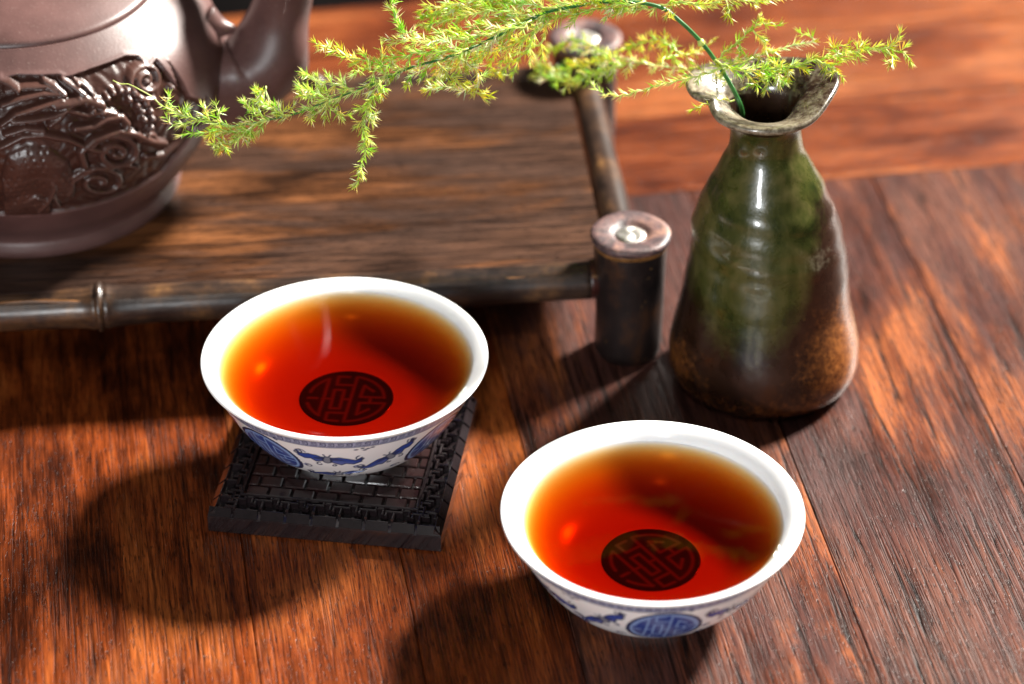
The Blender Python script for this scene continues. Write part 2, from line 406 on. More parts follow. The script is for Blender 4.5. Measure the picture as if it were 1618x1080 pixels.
FERN_BRANCHES = [[[[2.93,-1.09,9.76],[2.1,-1.14,9.69],[1.26,-1.23,9.55],[0.57,-1.29,9.46],[-0.26,-1.35,9.37],[-1.24,-1.46,9.21],[-2.07,-1.54,9.1]],0.55,0.3,1],[[[0.98,-1.34,9.74],[0.15,-1.01,9.7],[-0.69,-0.76,9.53],[-1.39,-0.58,9.27],[-2.03,-0.39,9.01]],0.6,0.35,1.1],[[[1.26,-1.21,9.76],[0.57,-0.91,9.85],[-0.27,-0.76,9.71],[-0.97,-0.63,9.55],[-1.67,-0.53,9.34],[-2.07,-0.38,9.2]],0.55,0.35,1],[[[0.5,-1.44,9.6],[-0.26,-1.14,9.6],[-0.96,-0.96,9.41],[-1.53,-0.84,9.16],[-1.98,-0.66,8.97]],0.5,0.35,1],[[[0.43,-1.59,9.56],[-0.4,-1.82,9.4],[-1.23,-1.98,9.34],[-1.91,-2.1,9.34],[-2.74,-2.16,9.43]],0.5,0.15,1],[[[-2.19,-2.09,9.36],[-2.35,-2.01,9.57],[-2.52,-1.9,9.82],[-2.6,-1.8,10.05],[-2.62,-1.72,10.25]],0.3,0.1,1],[[[-2.36,-1.99,9.5],[-2.26,-2.07,9.57],[-2.1,-2.14,9.64]],0.22,0.1,1],[[[-0.95,-2.2,9.2],[-1.5,-2.28,9.21],[-2.05,-2.38,9.21],[-2.59,-2.5,9.15],[-2.87,-2.66,9.05]],0.45,0.12,1.2],[[[-0.12,-1.64,9.31],[-0.54,-1.61,9.0],[-1.03,-1.54,8.75],[-1.66,-1.49,8.46],[-2.16,-1.44,8.18],[-2.38,-1.36,7.94]],0.5,0.5,1],[[[0.85,-1.29,9.46],[0.29,-1.21,8.95],[-0.27,-1.03,8.56],[-0.9,-0.83,8.23],[-1.48,-0.67,7.82],[-1.91,-0.48,7.45]],0.6,0.6,1],[[[-1.23,-2.01,8.94],[-0.96,-1.88,8.68],[-0.68,-1.82,8.3],[-0.9,-1.72,7.99],[-1.53,-1.48,7.88],[-1.93,-1.28,7.71]],0.35,0.7,1],[[[-1.65,-2.1,8.81],[-1.37,-2.05,8.49],[-1.1,-1.96,8.22],[-0.82,-1.86,7.97],[-0.48,-1.72,7.78]],0.25,0.75,1],[[[0.72,-0.75,8.66],[0.37,-0.67,8.33],[0.01,-0.59,8.0],[-0.27,-0.49,7.72],[-0.49,-0.33,7.5]],0.45,0.75,0.9],[[[-2.32,-2.62,8.94],[-2.8,-2.56,8.99],[-3.08,-2.48,9.09],[-3.42,-2.44,9.11],[-3.83,-2.33,9.24],[-4.11,-2.24,9.35],[-4.3,-2.21,9.36]],0.33,0.55,1.1],[[[-2.84,-2.62,8.94],[-2.83,-2.55,9.13],[-2.81,-2.41,9.41]],0.12,0.4,0.8],[[[-2.6,-2.68,8.84],[-3.0,-2.75,8.98],[-3.27,-2.84,9.09],[-3.4,-3.03,9.04]],0.35,0.1,1],[[[-2.86,-2.93,8.83],[-3.0,-3.15,8.61],[-3.13,-3.36,8.38],[-3.21,-3.59,8.14],[-3.17,-3.83,7.87],[-3.18,-4.05,7.63],[-3.26,-4.27,7.4],[-3.31,-4.44,7.25],[-3.4,-4.59,7.12]],0.28,0.3,1.3],[[[-2.92,-2.97,8.78],[-2.8,-3.16,8.77],[-2.85,-3.38,8.71]],0.25,0.3,1],[[[-3.16,-3.39,8.34],[-3.02,-3.51,8.34],[-2.93,-3.63,8.35]],0.15,0.2,1],[[[-3.41,-3.04,8.67],[-3.82,-2.99,8.8],[-4.16,-2.98,8.85],[-4.36,-2.94,8.96],[-4.52,-2.95,8.99]],0.32,0.1,1.1],[[[-3.82,-3.12,8.56],[-4.15,-3.16,8.68],[-4.38,-3.22,8.77],[-4.55,-3.29,8.84]],0.38,0.05,1.2],[[[-3.95,-3.25,8.54],[-4.22,-3.26,8.7],[-4.48,-3.38,8.71]],0.35,0.05,1],[[[-4.09,-3.2,8.44],[-3.89,-3.22,8.3],[-3.72,-3.22,8.17],[-3.52,-3.18,8.12]],0.2,0.55,1],[[[-3.68,-3.12,8.56],[-4.03,-3.23,8.34],[-4.3,-3.28,8.21],[-4.41,-3.28,8.15]],0.25,0.4,0.9],[[[-4.84,-3.45,8.25],[-5.07,-3.44,8.36],[-5.28,-3.4,8.5],[-5.41,-3.37,8.64],[-5.46,-3.31,8.82]],0.33,0.08,1.3],[[[-5.18,-3.48,8.2],[-5.52,-3.45,8.31],[-5.69,-3.42,8.41],[-5.75,-3.37,8.54]],0.3,0.08,1],[[[-5.3,-3.27,8.86],[-5.38,-3.34,8.77],[-5.49,-3.43,8.64]],0.18,0.1,1],[[[-5.04,-3.45,8.25],[-4.88,-3.38,8.36],[-4.7,-3.33,8.43]],0.2,0.2,0.8],[[[-5.31,-3.59,8.23],[-5.65,-3.71,8.11],[-5.98,-3.79,8.07],[-6.32,-3.81,8.11],[-6.72,-3.88,8.08],[-7.13,-3.93,8.08]],0.28,0.15,1.1],[[[-5.58,-3.65,8.14],[-5.78,-3.82,8.02],[-5.98,-3.96,7.94],[-6.24,-4.07,7.91],[-6.42,-4.15,7.93]],0.25,0.25,1.2],[[[-6.3,-4.12,7.99],[-6.17,-4.17,7.91],[-6.23,-4.2,7.86]],0.15,0.4,1],[[[-6.26,-3.63,8.16],[-6.33,-3.53,8.32],[-6.36,-3.42,8.48]],0.18,0.25,1],[[[-6.51,-3.61,8.19],[-6.6,-3.49,8.36],[-6.65,-3.42,8.48]],0.16,0.35,1],[[[-6.95,-3.56,8.27],[-7.11,-3.51,8.34],[-7.01,-3.45,8.43]],0.16,0.3,1],[[[-7.46,-3.43,8.45],[-7.41,-3.34,8.59],[-7.38,-3.29,8.66]],0.1,0.25,1],[[[-6.78,-3.59,8.23],[-7.05,-3.66,8.18],[-7.35,-3.68,8.22],[-7.45,-3.64,8.32]],0.17,0.15,1],[[[4.89,-1.1,7.8],[4.44,-0.37,7.59],[3.91,0.32,7.33],[3.22,1.0,7.05],[2.59,1.71,6.83],[2.03,2.41,6.58],[1.44,3.09,6.31]],0.3,0.45,0.7],[[[2.77,0.74,7.3],[2.21,1.14,6.81],[1.71,1.58,6.4],[1.28,2.05,6.03],[0.84,2.63,5.81],[0.55,3.28,5.69]],0.45,0.5,0.9],[[[2.5,1.21,7.1],[2.08,1.74,6.76],[1.5,2.21,6.35],[1.07,2.69,5.94],[0.62,3.36,5.81]],0.4,0.5,0.9],[[[2.21,1.25,7.15],[1.79,2.06,7.01],[1.43,2.78,6.74],[1.07,3.33,6.21],[0.63,3.89,5.7]],0.35,0.65,0.8],[[[3.38,-0.19,7.71],[3.47,0.22,7.65],[3.85,0.6,7.54],[4.23,0.97,7.4],[4.62,1.44,7.44]],0.25,0.8,0.8],[[[3.83,0.38,7.66],[3.56,0.86,7.69],[3.29,1.24,7.58],[2.94,1.52,7.33],[2.59,1.77,7.03]],0.25,0.85,0.9],[[[5.36,-1.07,8.36],[4.8,-1.19,8.24],[4.3,-1.31,8.11],[3.88,-1.39,8.03],[3.39,-1.48,7.95],[2.89,-1.58,7.84],[2.47,-1.66,7.76],[2.05,-1.67,7.8],[1.81,-1.6,7.95]],0.18,0.65,1.1],[[[4.5,-1.28,8.41],[4.84,-1.48,8.36],[5.25,-1.64,8.36],[5.73,-1.73,8.47],[6.28,-1.8,8.6],[6.82,-1.84,8.78],[7.43,-1.89,8.94],[8.04,-1.95,9.1],[8.5,-2.11,9.09],[8.69,-2.34,9.0]],0.32,0.55,1.1],[[[6.67,-1.98,8.8],[6.93,-2.16,8.78],[7.08,-2.36,8.73],[7.22,-2.54,8.7]],0.25,0.8,1],[[[7.45,-2.24,9.13],[7.61,-2.24,9.32],[7.59,-2.25,9.48]],0.15,0.7,1],[[[8.07,-2.2,9.2],[8.33,-2.19,9.39],[8.44,-2.17,9.59]],0.14,0.75,1],[[[7.2,-2.1,8.99],[7.02,-2.09,9.18],[7.34,-2.13,9.29]],0.2,0.7,1],[[[8.14,-2.21,9.18],[8.29,-2.39,9.09],[8.18,-2.54,9.05]],0.18,0.7,1],[[[6.15,-1.7,8.52],[5.79,-1.92,8.42],[5.5,-2.1,8.39],[5.14,-2.3,8.34]],0.35,0.6,1],[[[5.61,-1.57,8.35],[5.95,-1.77,8.24],[5.98,-1.92,8.19]],0.18,0.5,1],[[[4.48,-1.21,8.34],[4.79,-1.02,8.55],[5.01,-0.89,8.67],[5.22,-0.74,8.82],[5.42,-0.61,8.94],[5.51,-0.45,9.11]],0.14,0.7,0.9],[[[5.43,-0.57,8.92],[5.65,-0.5,8.94],[5.97,-0.48,8.87]],0.12,0.8,1],[[[5.31,-0.62,8.85],[5.58,-0.72,8.65],[5.68,-0.8,8.47],[5.94,-0.83,8.36]],0.16,0.75,1],[[[5.01,-0.87,8.67],[5.11,-0.9,8.52],[5.12,-0.94,8.38]],0.1,0.8,1],[[[4.73,-1.17,8.22],[5.23,-0.96,8.3],[5.73,-0.77,8.36],[6.24,-0.58,8.41],[6.75,-0.43,8.42]],0.2,0.7,1],[[[5.65,-0.92,8.41],[5.72,-1.09,8.25],[5.57,-1.2,8.18]],0.2,0.6,1],[[[6.75,-0.43,8.42],[6.71,-0.36,8.52],[6.48,-0.31,8.59]],0.05,0.6,0.8],[[[4.94,-1.61,7.57],[4.64,-1.81,7.75],[4.27,-2.11,7.79],[3.99,-2.4,7.83]],0.16,0.9,0.7],[[[3.23,-0.86,9.56],[3.64,-0.88,9.68],[4.19,-0.98,9.67],[4.74,-0.99,9.8],[5.43,-1.09,9.79],[5.98,-1.11,9.9]],0.35,0.6,1],[[[3.51,-0.82,9.62],[3.47,-1.06,9.53],[3.52,-1.28,9.49]],0.15,0.8,0.9],[[[4.68,-0.97,9.76],[4.76,-1.2,9.69],[4.73,-1.42,9.63]],0.22,0.85,1],[[[3.3,-0.87,9.55],[2.66,-0.97,9.51],[2.38,-1.07,9.5],[2.1,-1.19,9.44]],0.3,0.5,1],[[[2.94,-0.91,9.67],[2.66,-0.93,9.87],[2.1,-1.04,9.95],[1.26,-1.14,10.04]],0.4,0.4,1]]
RELIEF = {"band_top":[[-87.8,7.49],[-82.0,7.52],[-68.7,7.45],[-66.5,7.39],[-57.1,7.43],[-44.7,7.44],[-40.3,7.35],[-39.6,7.12],[-35.0,7.18],[-31.6,7.06],[-32.0,6.83],[-32.7,6.43],[-29.0,6.08],[-21.9,5.64]],"band_bot":[[-91.4,4.06],[-80.6,3.99],[-71.1,4.02],[-59.2,4.03],[-47.2,4.12],[-38.1,4.25],[-31.3,4.63],[-25.5,4.93]],"strokes":[[[[-41.9,6.46],[-44.8,6.54],[-47.0,6.69],[-48.1,6.88],[-47.2,7.02],[-45.2,7.13],[-42.5,7.17],[-39.9,7.15],[-38.1,7.08],[-37.5,6.98],[-37.8,6.86],[-38.7,6.74],[-40.3,6.68],[-42.1,6.67],[-43.8,6.72],[-44.9,6.8],[-45.3,6.9],[-44.7,6.97],[-43.6,7.02],[-42.4,7.03],[-41.3,7.02],[-40.7,6.99],[-40.6,6.94],[-40.9,6.91],[-41.3,6.87],[-41.8,6.86],[-42.4,6.87]],0.075,0.1],[[[-63.7,5.87],[-61.6,5.99],[-58.7,6.02],[-55.5,5.94],[-52.7,5.79],[-50.8,5.59],[-49.9,5.38],[-50.4,5.21],[-51.9,5.12],[-54.2,5.1],[-56.6,5.15],[-58.8,5.27],[-60.3,5.41],[-60.9,5.55],[-60.7,5.67],[-59.7,5.74],[-58.3,5.76],[-56.8,5.74],[-55.4,5.67],[-54.5,5.59],[-54.1,5.5],[-54.2,5.43],[-54.8,5.39],[-55.5,5.39],[-56.3,5.41],[-56.9,5.44],[-57.2,5.48]],0.08,0.1],[[[-69.5,5.1],[-67.5,5.21],[-64.9,5.24],[-61.9,5.19],[-59.0,5.08],[-56.7,4.92],[-55.1,4.75],[-54.5,4.57],[-55.0,4.43],[-56.4,4.36],[-58.5,4.35],[-60.8,4.4],[-63.0,4.49],[-64.6,4.6],[-65.6,4.72],[-65.8,4.83],[-65.4,4.91],[-64.5,4.95],[-63.3,4.96],[-62.0,4.94],[-60.9,4.89],[-60.1,4.83],[-59.7,4.77],[-59.7,4.72],[-59.9,4.69],[-60.5,4.68],[-61.0,4.69]],0.07,0.07],[[[-48.6,5.61],[-48.4,5.65],[-48.1,5.68],[-47.7,5.69],[-47.1,5.7],[-46.4,5.7],[-45.8,5.68],[-45.1,5.66],[-44.5,5.63],[-44.0,5.6],[-43.5,5.55],[-43.3,5.52],[-43.1,5.48],[-43.1,5.45],[-43.2,5.43],[-43.4,5.42],[-43.7,5.41],[-44.0,5.41],[-44.4,5.42],[-44.7,5.43],[-45.1,5.45],[-45.3,5.47],[-45.5,5.48],[-45.6,5.5],[-45.7,5.51],[-45.6,5.52],[-45.5,5.52]],0.06,0.07],[[[-66.0,5.41],[-66.9,5.81],[-62.8,6.03],[-55.1,6.07],[-50.3,5.86],[-45.1,5.48],[-39.9,5.24]],0.09,0.13],[[[-71.0,4.57],[-69.3,5.0],[-63.3,5.24],[-53.7,5.08],[-49.1,4.83]],0.07,0.09],[[[-46.2,5.05],[-39.6,4.84],[-33.6,4.95],[-29.2,5.17]],0.08,0.08],[[[-87.9,6.64],[-83.7,6.84],[-77.4,6.92],[-69.8,7.02]],0.06,0.12],[[[-87.7,7.02],[-81.6,7.12],[-74.9,7.17],[-69.4,7.12]],0.06,0.11],[[[-86.5,7.28],[-80.3,7.31],[-73.6,7.29],[-71.0,7.18]],0.06,0.11],[[[-74.2,7.4],[-71.1,7.27],[-68.7,7.1]],0.07,0.12],[[[-68.2,7.37],[-65.4,7.21],[-62.9,7.03]],0.07,0.12],[[[-64.5,7.31],[-61.9,7.19],[-60.3,7.01]],0.05,0.1],[[[-84.7,6.7],[-77.7,6.7],[-72.7,6.73],[-69.0,6.8]],0.06,0.12],[[[-88.2,7.47],[-85.3,7.4],[-82.7,7.29]],0.09,0.15],[[[-87.0,6.42],[-81.4,6.53],[-76.3,6.46]],0.06,0.1],[[[-72.3,6.94],[-68.0,6.92],[-62.7,6.94],[-58.5,6.75]],0.1,0.13],[[[-68.3,6.79],[-63.5,6.62],[-58.9,6.62],[-55.3,6.48]],0.07,0.1],[[[-67.7,6.38],[-62.4,6.34],[-58.0,6.43],[-53.7,6.38],[-52.2,6.18],[-53.2,6.01]],0.08,0.12],[[[-88.7,6.12],[-82.5,6.36],[-76.5,6.36],[-69.8,6.16],[-63.9,5.81],[-59.4,5.64]],0.07,0.11],[[[-74.5,6.56],[-71.6,6.66],[-69.0,6.82]],0.06,0.12],[[[-86.4,5.16],[-79.4,5.26],[-72.5,5.13]],0.05,0.06],[[[-80.0,4.16],[-76.9,4.46],[-74.8,4.88],[-75.4,5.03]],0.07,0.12],[[[-83.7,4.53],[-80.3,4.67],[-76.9,4.46]],0.06,0.1],[[[-73.7,4.24],[-75.0,4.52],[-75.5,4.89]],0.05,0.1]],"knobs":[[-64.7,6.98],[-63.0,6.87],[-60.5,6.91],[-58.8,6.79],[-56.4,6.85],[-54.2,6.91],[-51.8,6.91],[-49.7,6.86],[-47.7,6.75],[-46.1,6.6],[-45.0,6.44],[-44.2,6.24],[-44.0,6.04],[-44.9,5.85],[-46.6,5.74],[-48.9,5.75],[-79.6,4.62],[-75.0,4.99],[-34.7,6.5],[-63.9,7.24],[-50.0,6.67],[-48.0,6.49],[-47.0,6.32],[-46.8,6.11],[-61.5,6.7],[-58.9,6.59]],"scal":[[[-89.3,5.35],[-87.2,5.93],[-81.9,6.11],[-75.1,6.01],[-70.4,5.61],[-69.2,5.24]],[[-90.4,4.59],[-84.9,4.97],[-79.8,4.84],[-76.4,4.6]]]}
HANDLE_PATH = [[-5.07, 3.88, 10.02], [-5.32, 3.88, 8.55], [-5.47, 3.88, 7.21], [-5.7, 3.88, 6.18], [-6.1, 3.85, 5.42], [-6.72, 3.8, 5.1], [-7.5, 3.88, 5.0]]
STUB_PATH = [[-7.35, 3.7, 6.79], [-7.01, 3.7, 6.59], [-6.61, 3.7, 6.52]]


# ------------------------------------------------------------------ table and floor
fl = obj('floor', [(-300, -300, -72), (300, -300, -72), (300, 300, -72), (-300, 300, -72)], [(0, 1, 2, 3)], M['floor'], smooth=False)
tag(fl, kind='structure')
table = empty('wooden_table', (0, 0, 0), R(8.9))
tag(table, 'red-brown plank table top with a board running across its far end', 'table')
def plank(x0, x1, y0, y1, mat, c=.022):
    cx, cy = (x0 + x1) / 2, (y0 + y1) / 2; g = .005
    V, F_ = box_vf(x0 - cx + g, x1 - cx - g, y0 - cy + g, y1 - cy - g, -1.6, 0, c)
    return obj('plank', V, F_, mat, table, smooth=False, loc=(cx, cy, 0))
ends = 6.2
xs = [-28, -22.8, -17.6, -12.35, -7.07, -3.68, -.42, 5.6, 10.5, 15.4, 20.6, 26]
for a, b in zip(xs[:-1], xs[1:]):
    plank(a, b, -30, ends, M['plank_grey'] if (a > 5 or a in (-.42,)) else M['plank_red'])
for a, b in ((6.2, 10.1), (10.1, 13.9), (13.9, 17.7)):
    plank(-28, 26, a, b, M['plank_cross'])
V, F_ = box_vf(-26.5, 24.5, -28.5, 16.2, -9, -1.62); obj('apron', V, F_, M['tenon'], table, smooth=False)
for sx in (-25, 21):
    for sy in (-27, 12): V, F_ = box_vf(sx, sx + 2.5, sy, sy + 2.5, -71.9, -9.02); obj('leg', V, F_, M['tenon'], table, smooth=False)

# ------------------------------------------------------------------ bamboo tea tray
tray = empty('tea_tray', (2.78, -.30, 0), R(5.2))
tag(tray, 'dark brown wooden tea tray framed with bamboo rails on round bamboo posts', 'tea tray')
W_, DEP = 21.0, 9.62
V, F_ = [], []
nx = 60
# board with slightly uneven front edge
top = 2.36; bot = 2.08
edge = [(-W_ + .3 + (W_ - .8) * i / nx) for i in range(nx + 1)]
for x in edge:
    wv = .05 * math.sin(x * 1.1) + .03 * math.sin(x * 3.1 + 1)
    y0 = -.17 + wv; y1 = DEP - .45
    V += [(x, y0 + .06, bot), (x, y0 - .0, top - .12), (x, y0 + .03, top - .03), (x, y0 + .12, top), (x, y1, top), (x, y1, bot)]
for i in range(nx):
    a = i * 6; b = a + 6
    for k in range(6): F_.append((a + k, a + (k + 1) % 6, b + (k + 1) % 6, b + k))
F_.append(tuple(range(6))[::-1]); F_.append(tuple(nx * 6 + k for k in range(6)))
obj('board', V, [f[::-1] for f in F_], M['tray_board'], tray, smooth=False)

V, F_ = tube_vf([(x, -.15 + .05 * math.sin(x * 1.1) + .03 * math.sin(x * 3.1 + 1), top - .075 + .02 * math.sin(x * 1.7)) for x in edge], .05, 8)
obj('lit_edge_strip', V, F_, M['tan'], tray)  # added strip, paints the lit line along the board's front edge
def rail(p0, p1, r, mat, nodes, name='rail'):
    p0, p1 = Vector(p0), Vector(p1); L = (p1 - p0).length; n = max(16, int(L * 8)); path = []; rad = []
    s = [L * i / n for i in range(n + 1)]
    for q in nodes: s += [q - .16, q - .09, q - .04, q, q + .04, q + .09, q + .16]
    s = sorted(x for x in s if 0 <= x <= L)
    for x in s:
        rr = r * (1 + .03 * math.sin(x * .9) + .02 * math.sin(x * 2.3 + 1))
        for q in nodes:
            d = abs(x - q); rr += r * (.20 * math.exp(-(d / .17) ** 2) - .16 * math.exp(-((d - .10) / .03) ** 2) + .05 * math.exp(-(d / .5) ** 2))
        path.append(tuple(p0 + (p1 - p0) * (x / L) + Vector((0, 0, .02 * math.sin(x * .7))))); rad.append(rr)
    V, F_ = tube_vf(path, rad, 32)
    return obj(name, V, F_, mat, tray)
rf = rail((-W_, .05, 1.93), (-.95, .05, 1.98), .46, M['bamboo_rail'], [21.0 - 12.45 - .0, 1.5])
rail((-W_, DEP, 2.0), (-.9, DEP, 2.0), .42, M['bamboo_rail'], [6, 14])
rail((-.03, .9, 2.02), (-.03, DEP - .9, 2.02), .41, M['bamboo_side'], [])
rail((-W_, .9, 2.0), (-W_, DEP - .9, 2.0), .41, M['bamboo_side'], [4])
for x, y, dx, dy in ((-.95, .05, .45, 0), (-.9, DEP, .4, 0), (-W_ + .4, .05, -.2, 0)):
    V, F_ = tube_vf([(x - .02, y, 2.01), (x + .1, y, 2.01), (x + dx, y, 2.01)], [.44, .37, .37], 24); obj('tenon', V, F_, M['tenon'], tray)
for y, dy in ((.95, -.4), (DEP - .95, .4)):
    V, F_ = tube_vf([(-.03, y, 2.01), (-.03, y + dy, 2.01)], [.34, .34], 20); obj('tenon', V, F_, M['tenon'], tray)
V, F_ = box_vf(-W_ + .6, -.6, .3, .75, 1.3, 1.84); obj('batten', V, F_, M['tenon'], tray, smooth=False)

def wob_post(r, z, T):
    k = 1 + .015 * np.sin(3 * T + z) + .012 * np.sin(5 * T + 2 * z) + .01 * np.sin(2 * z)
    return r * k, z, 0, 0
def make_post(x, y):
    sh = lathe('post', [(.0, .0), (.72, .0), (.78, .05), (.80, .3), (.80, 1.0), (.81, 1.6), (.83, 2.2), (.86, 2.7), (.87, 3.02), (.87, 3.04)], M['post'], tray, 64, (x, y, 0), wob=wob_post)
    lathe('collar', [(.86, 3.0), (.885, 3.04), (.90, 3.10), (.885, 3.15)], M['collar'], sh, 64, wob=wob_post)
    cp = lathe('cap', [(.87, 3.13), (.925, 3.16), (.95, 3.22), (.945, 3.29), (.90, 3.335), (.80, 3.345), (.55, 3.325), (.46, 3.30), (.42, 3.25), (.36, 3.235), (0, 3.235)], M['cap'], sh, 72, wob=wob_post)
    # boss with a small raised swirl
    n, k = 40, 14; P = np.zeros((k, n, 3)); th = np.linspace(0, 2 * math.pi, n, endpoint=False)
    for j in range(k):
        rr = .36 * (1 - j / (k - 1)); prof = .07 * math.sqrt(max(0, 1 - (rr / .36) ** 2))
        z = 3.24 + prof + .025 * np.sin(3 * th + 9 * rr) * (rr / .36) * (1 - (rr / .36) ** 4) * 1.4
        P[j, :, 0] = rr * np.cos(th); P[j, :, 1] = rr * np.sin(th); P[j, :, 2] = z
    link_mesh('boss', grid_mesh('boss', P, M['boss']), sh)
for x, y in ((0, 0), (0, DEP), (-W_, 0), (-W_, DEP)): make_post(x, y)

# ------------------------------------------------------------------ coaster
coaster = empty('square_coaster', (-3.75, -5.23, 0), R(-8.2))
tag(coaster, 'black lacquered square coaster with carved brick and fret pattern under a tea cup', 'coaster')
H = 2.6
V, F_ = [], []
# base slab with a slight waist and broad bevel on top
ring = [(H - .03, 0), (H, .04), (H, .42), (H - .015, .44), (H - .03, .44), (H - .17, .485), (0.0, .485)]
n = len(ring)
def sq(r, z): return [(-r, -r, z), (r, -r, z), (r, r, z), (-r, r, z)]
for r, z in ring[:-1]: V += sq(r, z)
for j in range(n - 2):
    for k in range(4):
        a = j * 4 + k; b = j * 4 + (k + 1) % 4; F_.append((a, b, b + 4, a + 4))
F_.append((3, 2, 1, 0)); t = (n - 2) * 4; F_.append((t, t + 1, t + 2, t + 3))
obj('base', V, F_, M['coaster'], coaster, smooth=False)
# fret unit shared by all pieces: raised bars
def bars(lst):
    V, F_ = [], []
    for x0, x1, y0, y1, z1 in lst: box_vf(x0, x1, y0, y1, .475, z1, .02, V, F_)
    return V, F_
w = .065
fret = bars([(-w / 2, w / 2, -.20, .04, .665), (-.20, .20, .04, .04 + w, .66), (-.20, -.20 + w, -.09, .04, .655), (.20 - w, .20, .04 + w, .20, .655),
             (.20, .36, .20 - w, .20, .65), (-.13, .06, .17, .17 + w, .65), (.30, .30 + w, -.04, .20 - w, .65)])
fm_ = mesh('fret', fret[0], fret[1], M['coaster'], smooth=False)
# bevelled edge: blocks with open notches between them
hw = .255
BV = [(-hw, -.15, .43), (hw, -.15, .43), (hw, .02, .43), (-hw, .02, .43), (-hw, -.15, .455), (hw, -.15, .455), (hw - .01, -.0, .60), (-hw + .01, -.0, .60), (hw - .01, .02, .60), (-hw + .01, .02, .60)]
BF = [(0, 1, 5, 4), (4, 5, 6, 7), (7, 6, 8, 9), (9, 8, 2, 3), (1, 2, 8, 6, 5), (3, 0, 4, 7, 9), (3, 2, 1, 0)]
bm_ = mesh('bevel_block', BV, BF, M['coaster'], smooth=False)
for side in range(4):
    a = side * math.pi / 2; ca, sa = math.cos(a), math.sin(a)
    for k in range(8):
        x = -H + .58 + k * .585; y = -(H - .40)
        link_mesh('fret', fm_, coaster, (x * ca - y * sa, x * sa + y * ca, 0), (0, 0, a))
    for k in range(9):
        x = -H + .27 + k * .5825; y = -(H - .145)
        if k == 8: x -= .02
        link_mesh('bevel_block', bm_, coaster, (x * ca - y * sa, x * sa + y * ca, 0), (0, 0, a))
inn = 1.93
for side in range(4):
    a = side * math.pi / 2
    V, F_ = box_vf(-inn - .07 + (.075 if side % 2 else 0), inn + .07 - (.075 if side % 2 else 0), -inn - .07, -inn, .49, .67, .02)
    obj('inner_rail', V, F_, M['coaster'], coaster, smooth=False, rot=(0, 0, a))
bw, bh, g = .52, .385, .055
bm_full = mesh('brick', *box_vf(-(bw - g) / 2, (bw - g) / 2, -(bh - g) / 2, (bh - g) / 2, .495, .60, .025), M['brick'], smooth=False)
rows = int(2 * inn / bh)
for rj in range(rows):
    y = -inn + bh * (rj + .5) + .01
    x = -inn - (bw / 2 if rj % 2 else 0)
    while x < inn - .06:
        x0, x1 = max(x + g / 2, -inn + .02), min(x + bw - g / 2, inn - .02)
        if x1 - x0 > .1:
            dz = rng.uniform(-.012, .012)
            if x1 - x0 > bw - g - .01: link_mesh('brick', bm_full, coaster, ((x0 + x1) / 2, y, dz), (0, 0, rng.uniform(-.01, .01)))
            else:
                V, F_ = box_vf(x0, x1, y - (bh - g) / 2, y + (bh - g) / 2, .495, .60 + dz, .025); obj('brick', V, F_, M['brick'], coaster, smooth=False)
        x += bw

# ------------------------------------------------------------------ drawing in the flat (distance functions on sample points)
def seg_d(X, Y, pts):
    d = np.full(X.shape, 1e9)
    for (x0, y0), (x1, y1) in zip(pts[:-1], pts[1:]):
        dx, dy = x1 - x0, y1 - y0; L = dx * dx + dy * dy + 1e-12
        t = np.clip(((X - x0) * dx + (Y - y0) * dy) / L, 0, 1)
        d = np.minimum(d, np.hypot(X - x0 - t * dx, Y - y0 - t * dy))
    return d
def inside(X, Y, poly):
    c = np.zeros(X.shape, bool); n = len(poly)
    for i in range(n):
        x0, y0 = poly[i]; x1, y1 = poly[(i + 1) % n]
        if abs(y1 - y0) < 1e-9: continue
        c ^= ((y0 > Y) != (y1 > Y)) & (X < (x1 - x0) * (Y - y0) / (y1 - y0) + x0)
    return c
def cov(d, w, aa): return np.clip((w - d) / aa + .5, 0, 1)
def arc(r, a0, a1, n=14): return [(r * math.cos(R(a0 + (a1 - a0) * i / n)), r * math.sin(R(a0 + (a1 - a0) * i / n))) for i in range(n + 1)]
EMB = [
    [(-.436, .66), (-.517, -.66)], arc(.80, 123, 168), [(-.80, -.05), (-.62, -.05)], arc(.83, 197, 233), [(-.50, -.05), (-.3, -.05)],
    [(-.28, .28), (-.07, .28), (-.10, -.39), (-.3, -.39), (-.28, .28)], [(-.07, -.05), (.09, -.05)], [(.15, .77), (.04, -.84)],
    [(.13, .47), (-.25, .47), (-.25, .77), (-.02, .77)], [(.05, -.55), (-.34, -.55), (-.35, -.82), (-.09, -.84)],
    arc(.80, 78, 4), [(.80, .06), (.29, .06), (.34, .47), (.55, .28)], arc(.84, 350, 273), [(.82, -.14), (.30, -.16), (.28, -.58), (.51, -.38)],
    [(.51, .06), (.51, -.14)]]
def emblem_lines(X, Y):
    d = np.full(X.shape, 1e9)
    for s in EMB: d = np.minimum(d, seg_d(X, Y, s))
    return d

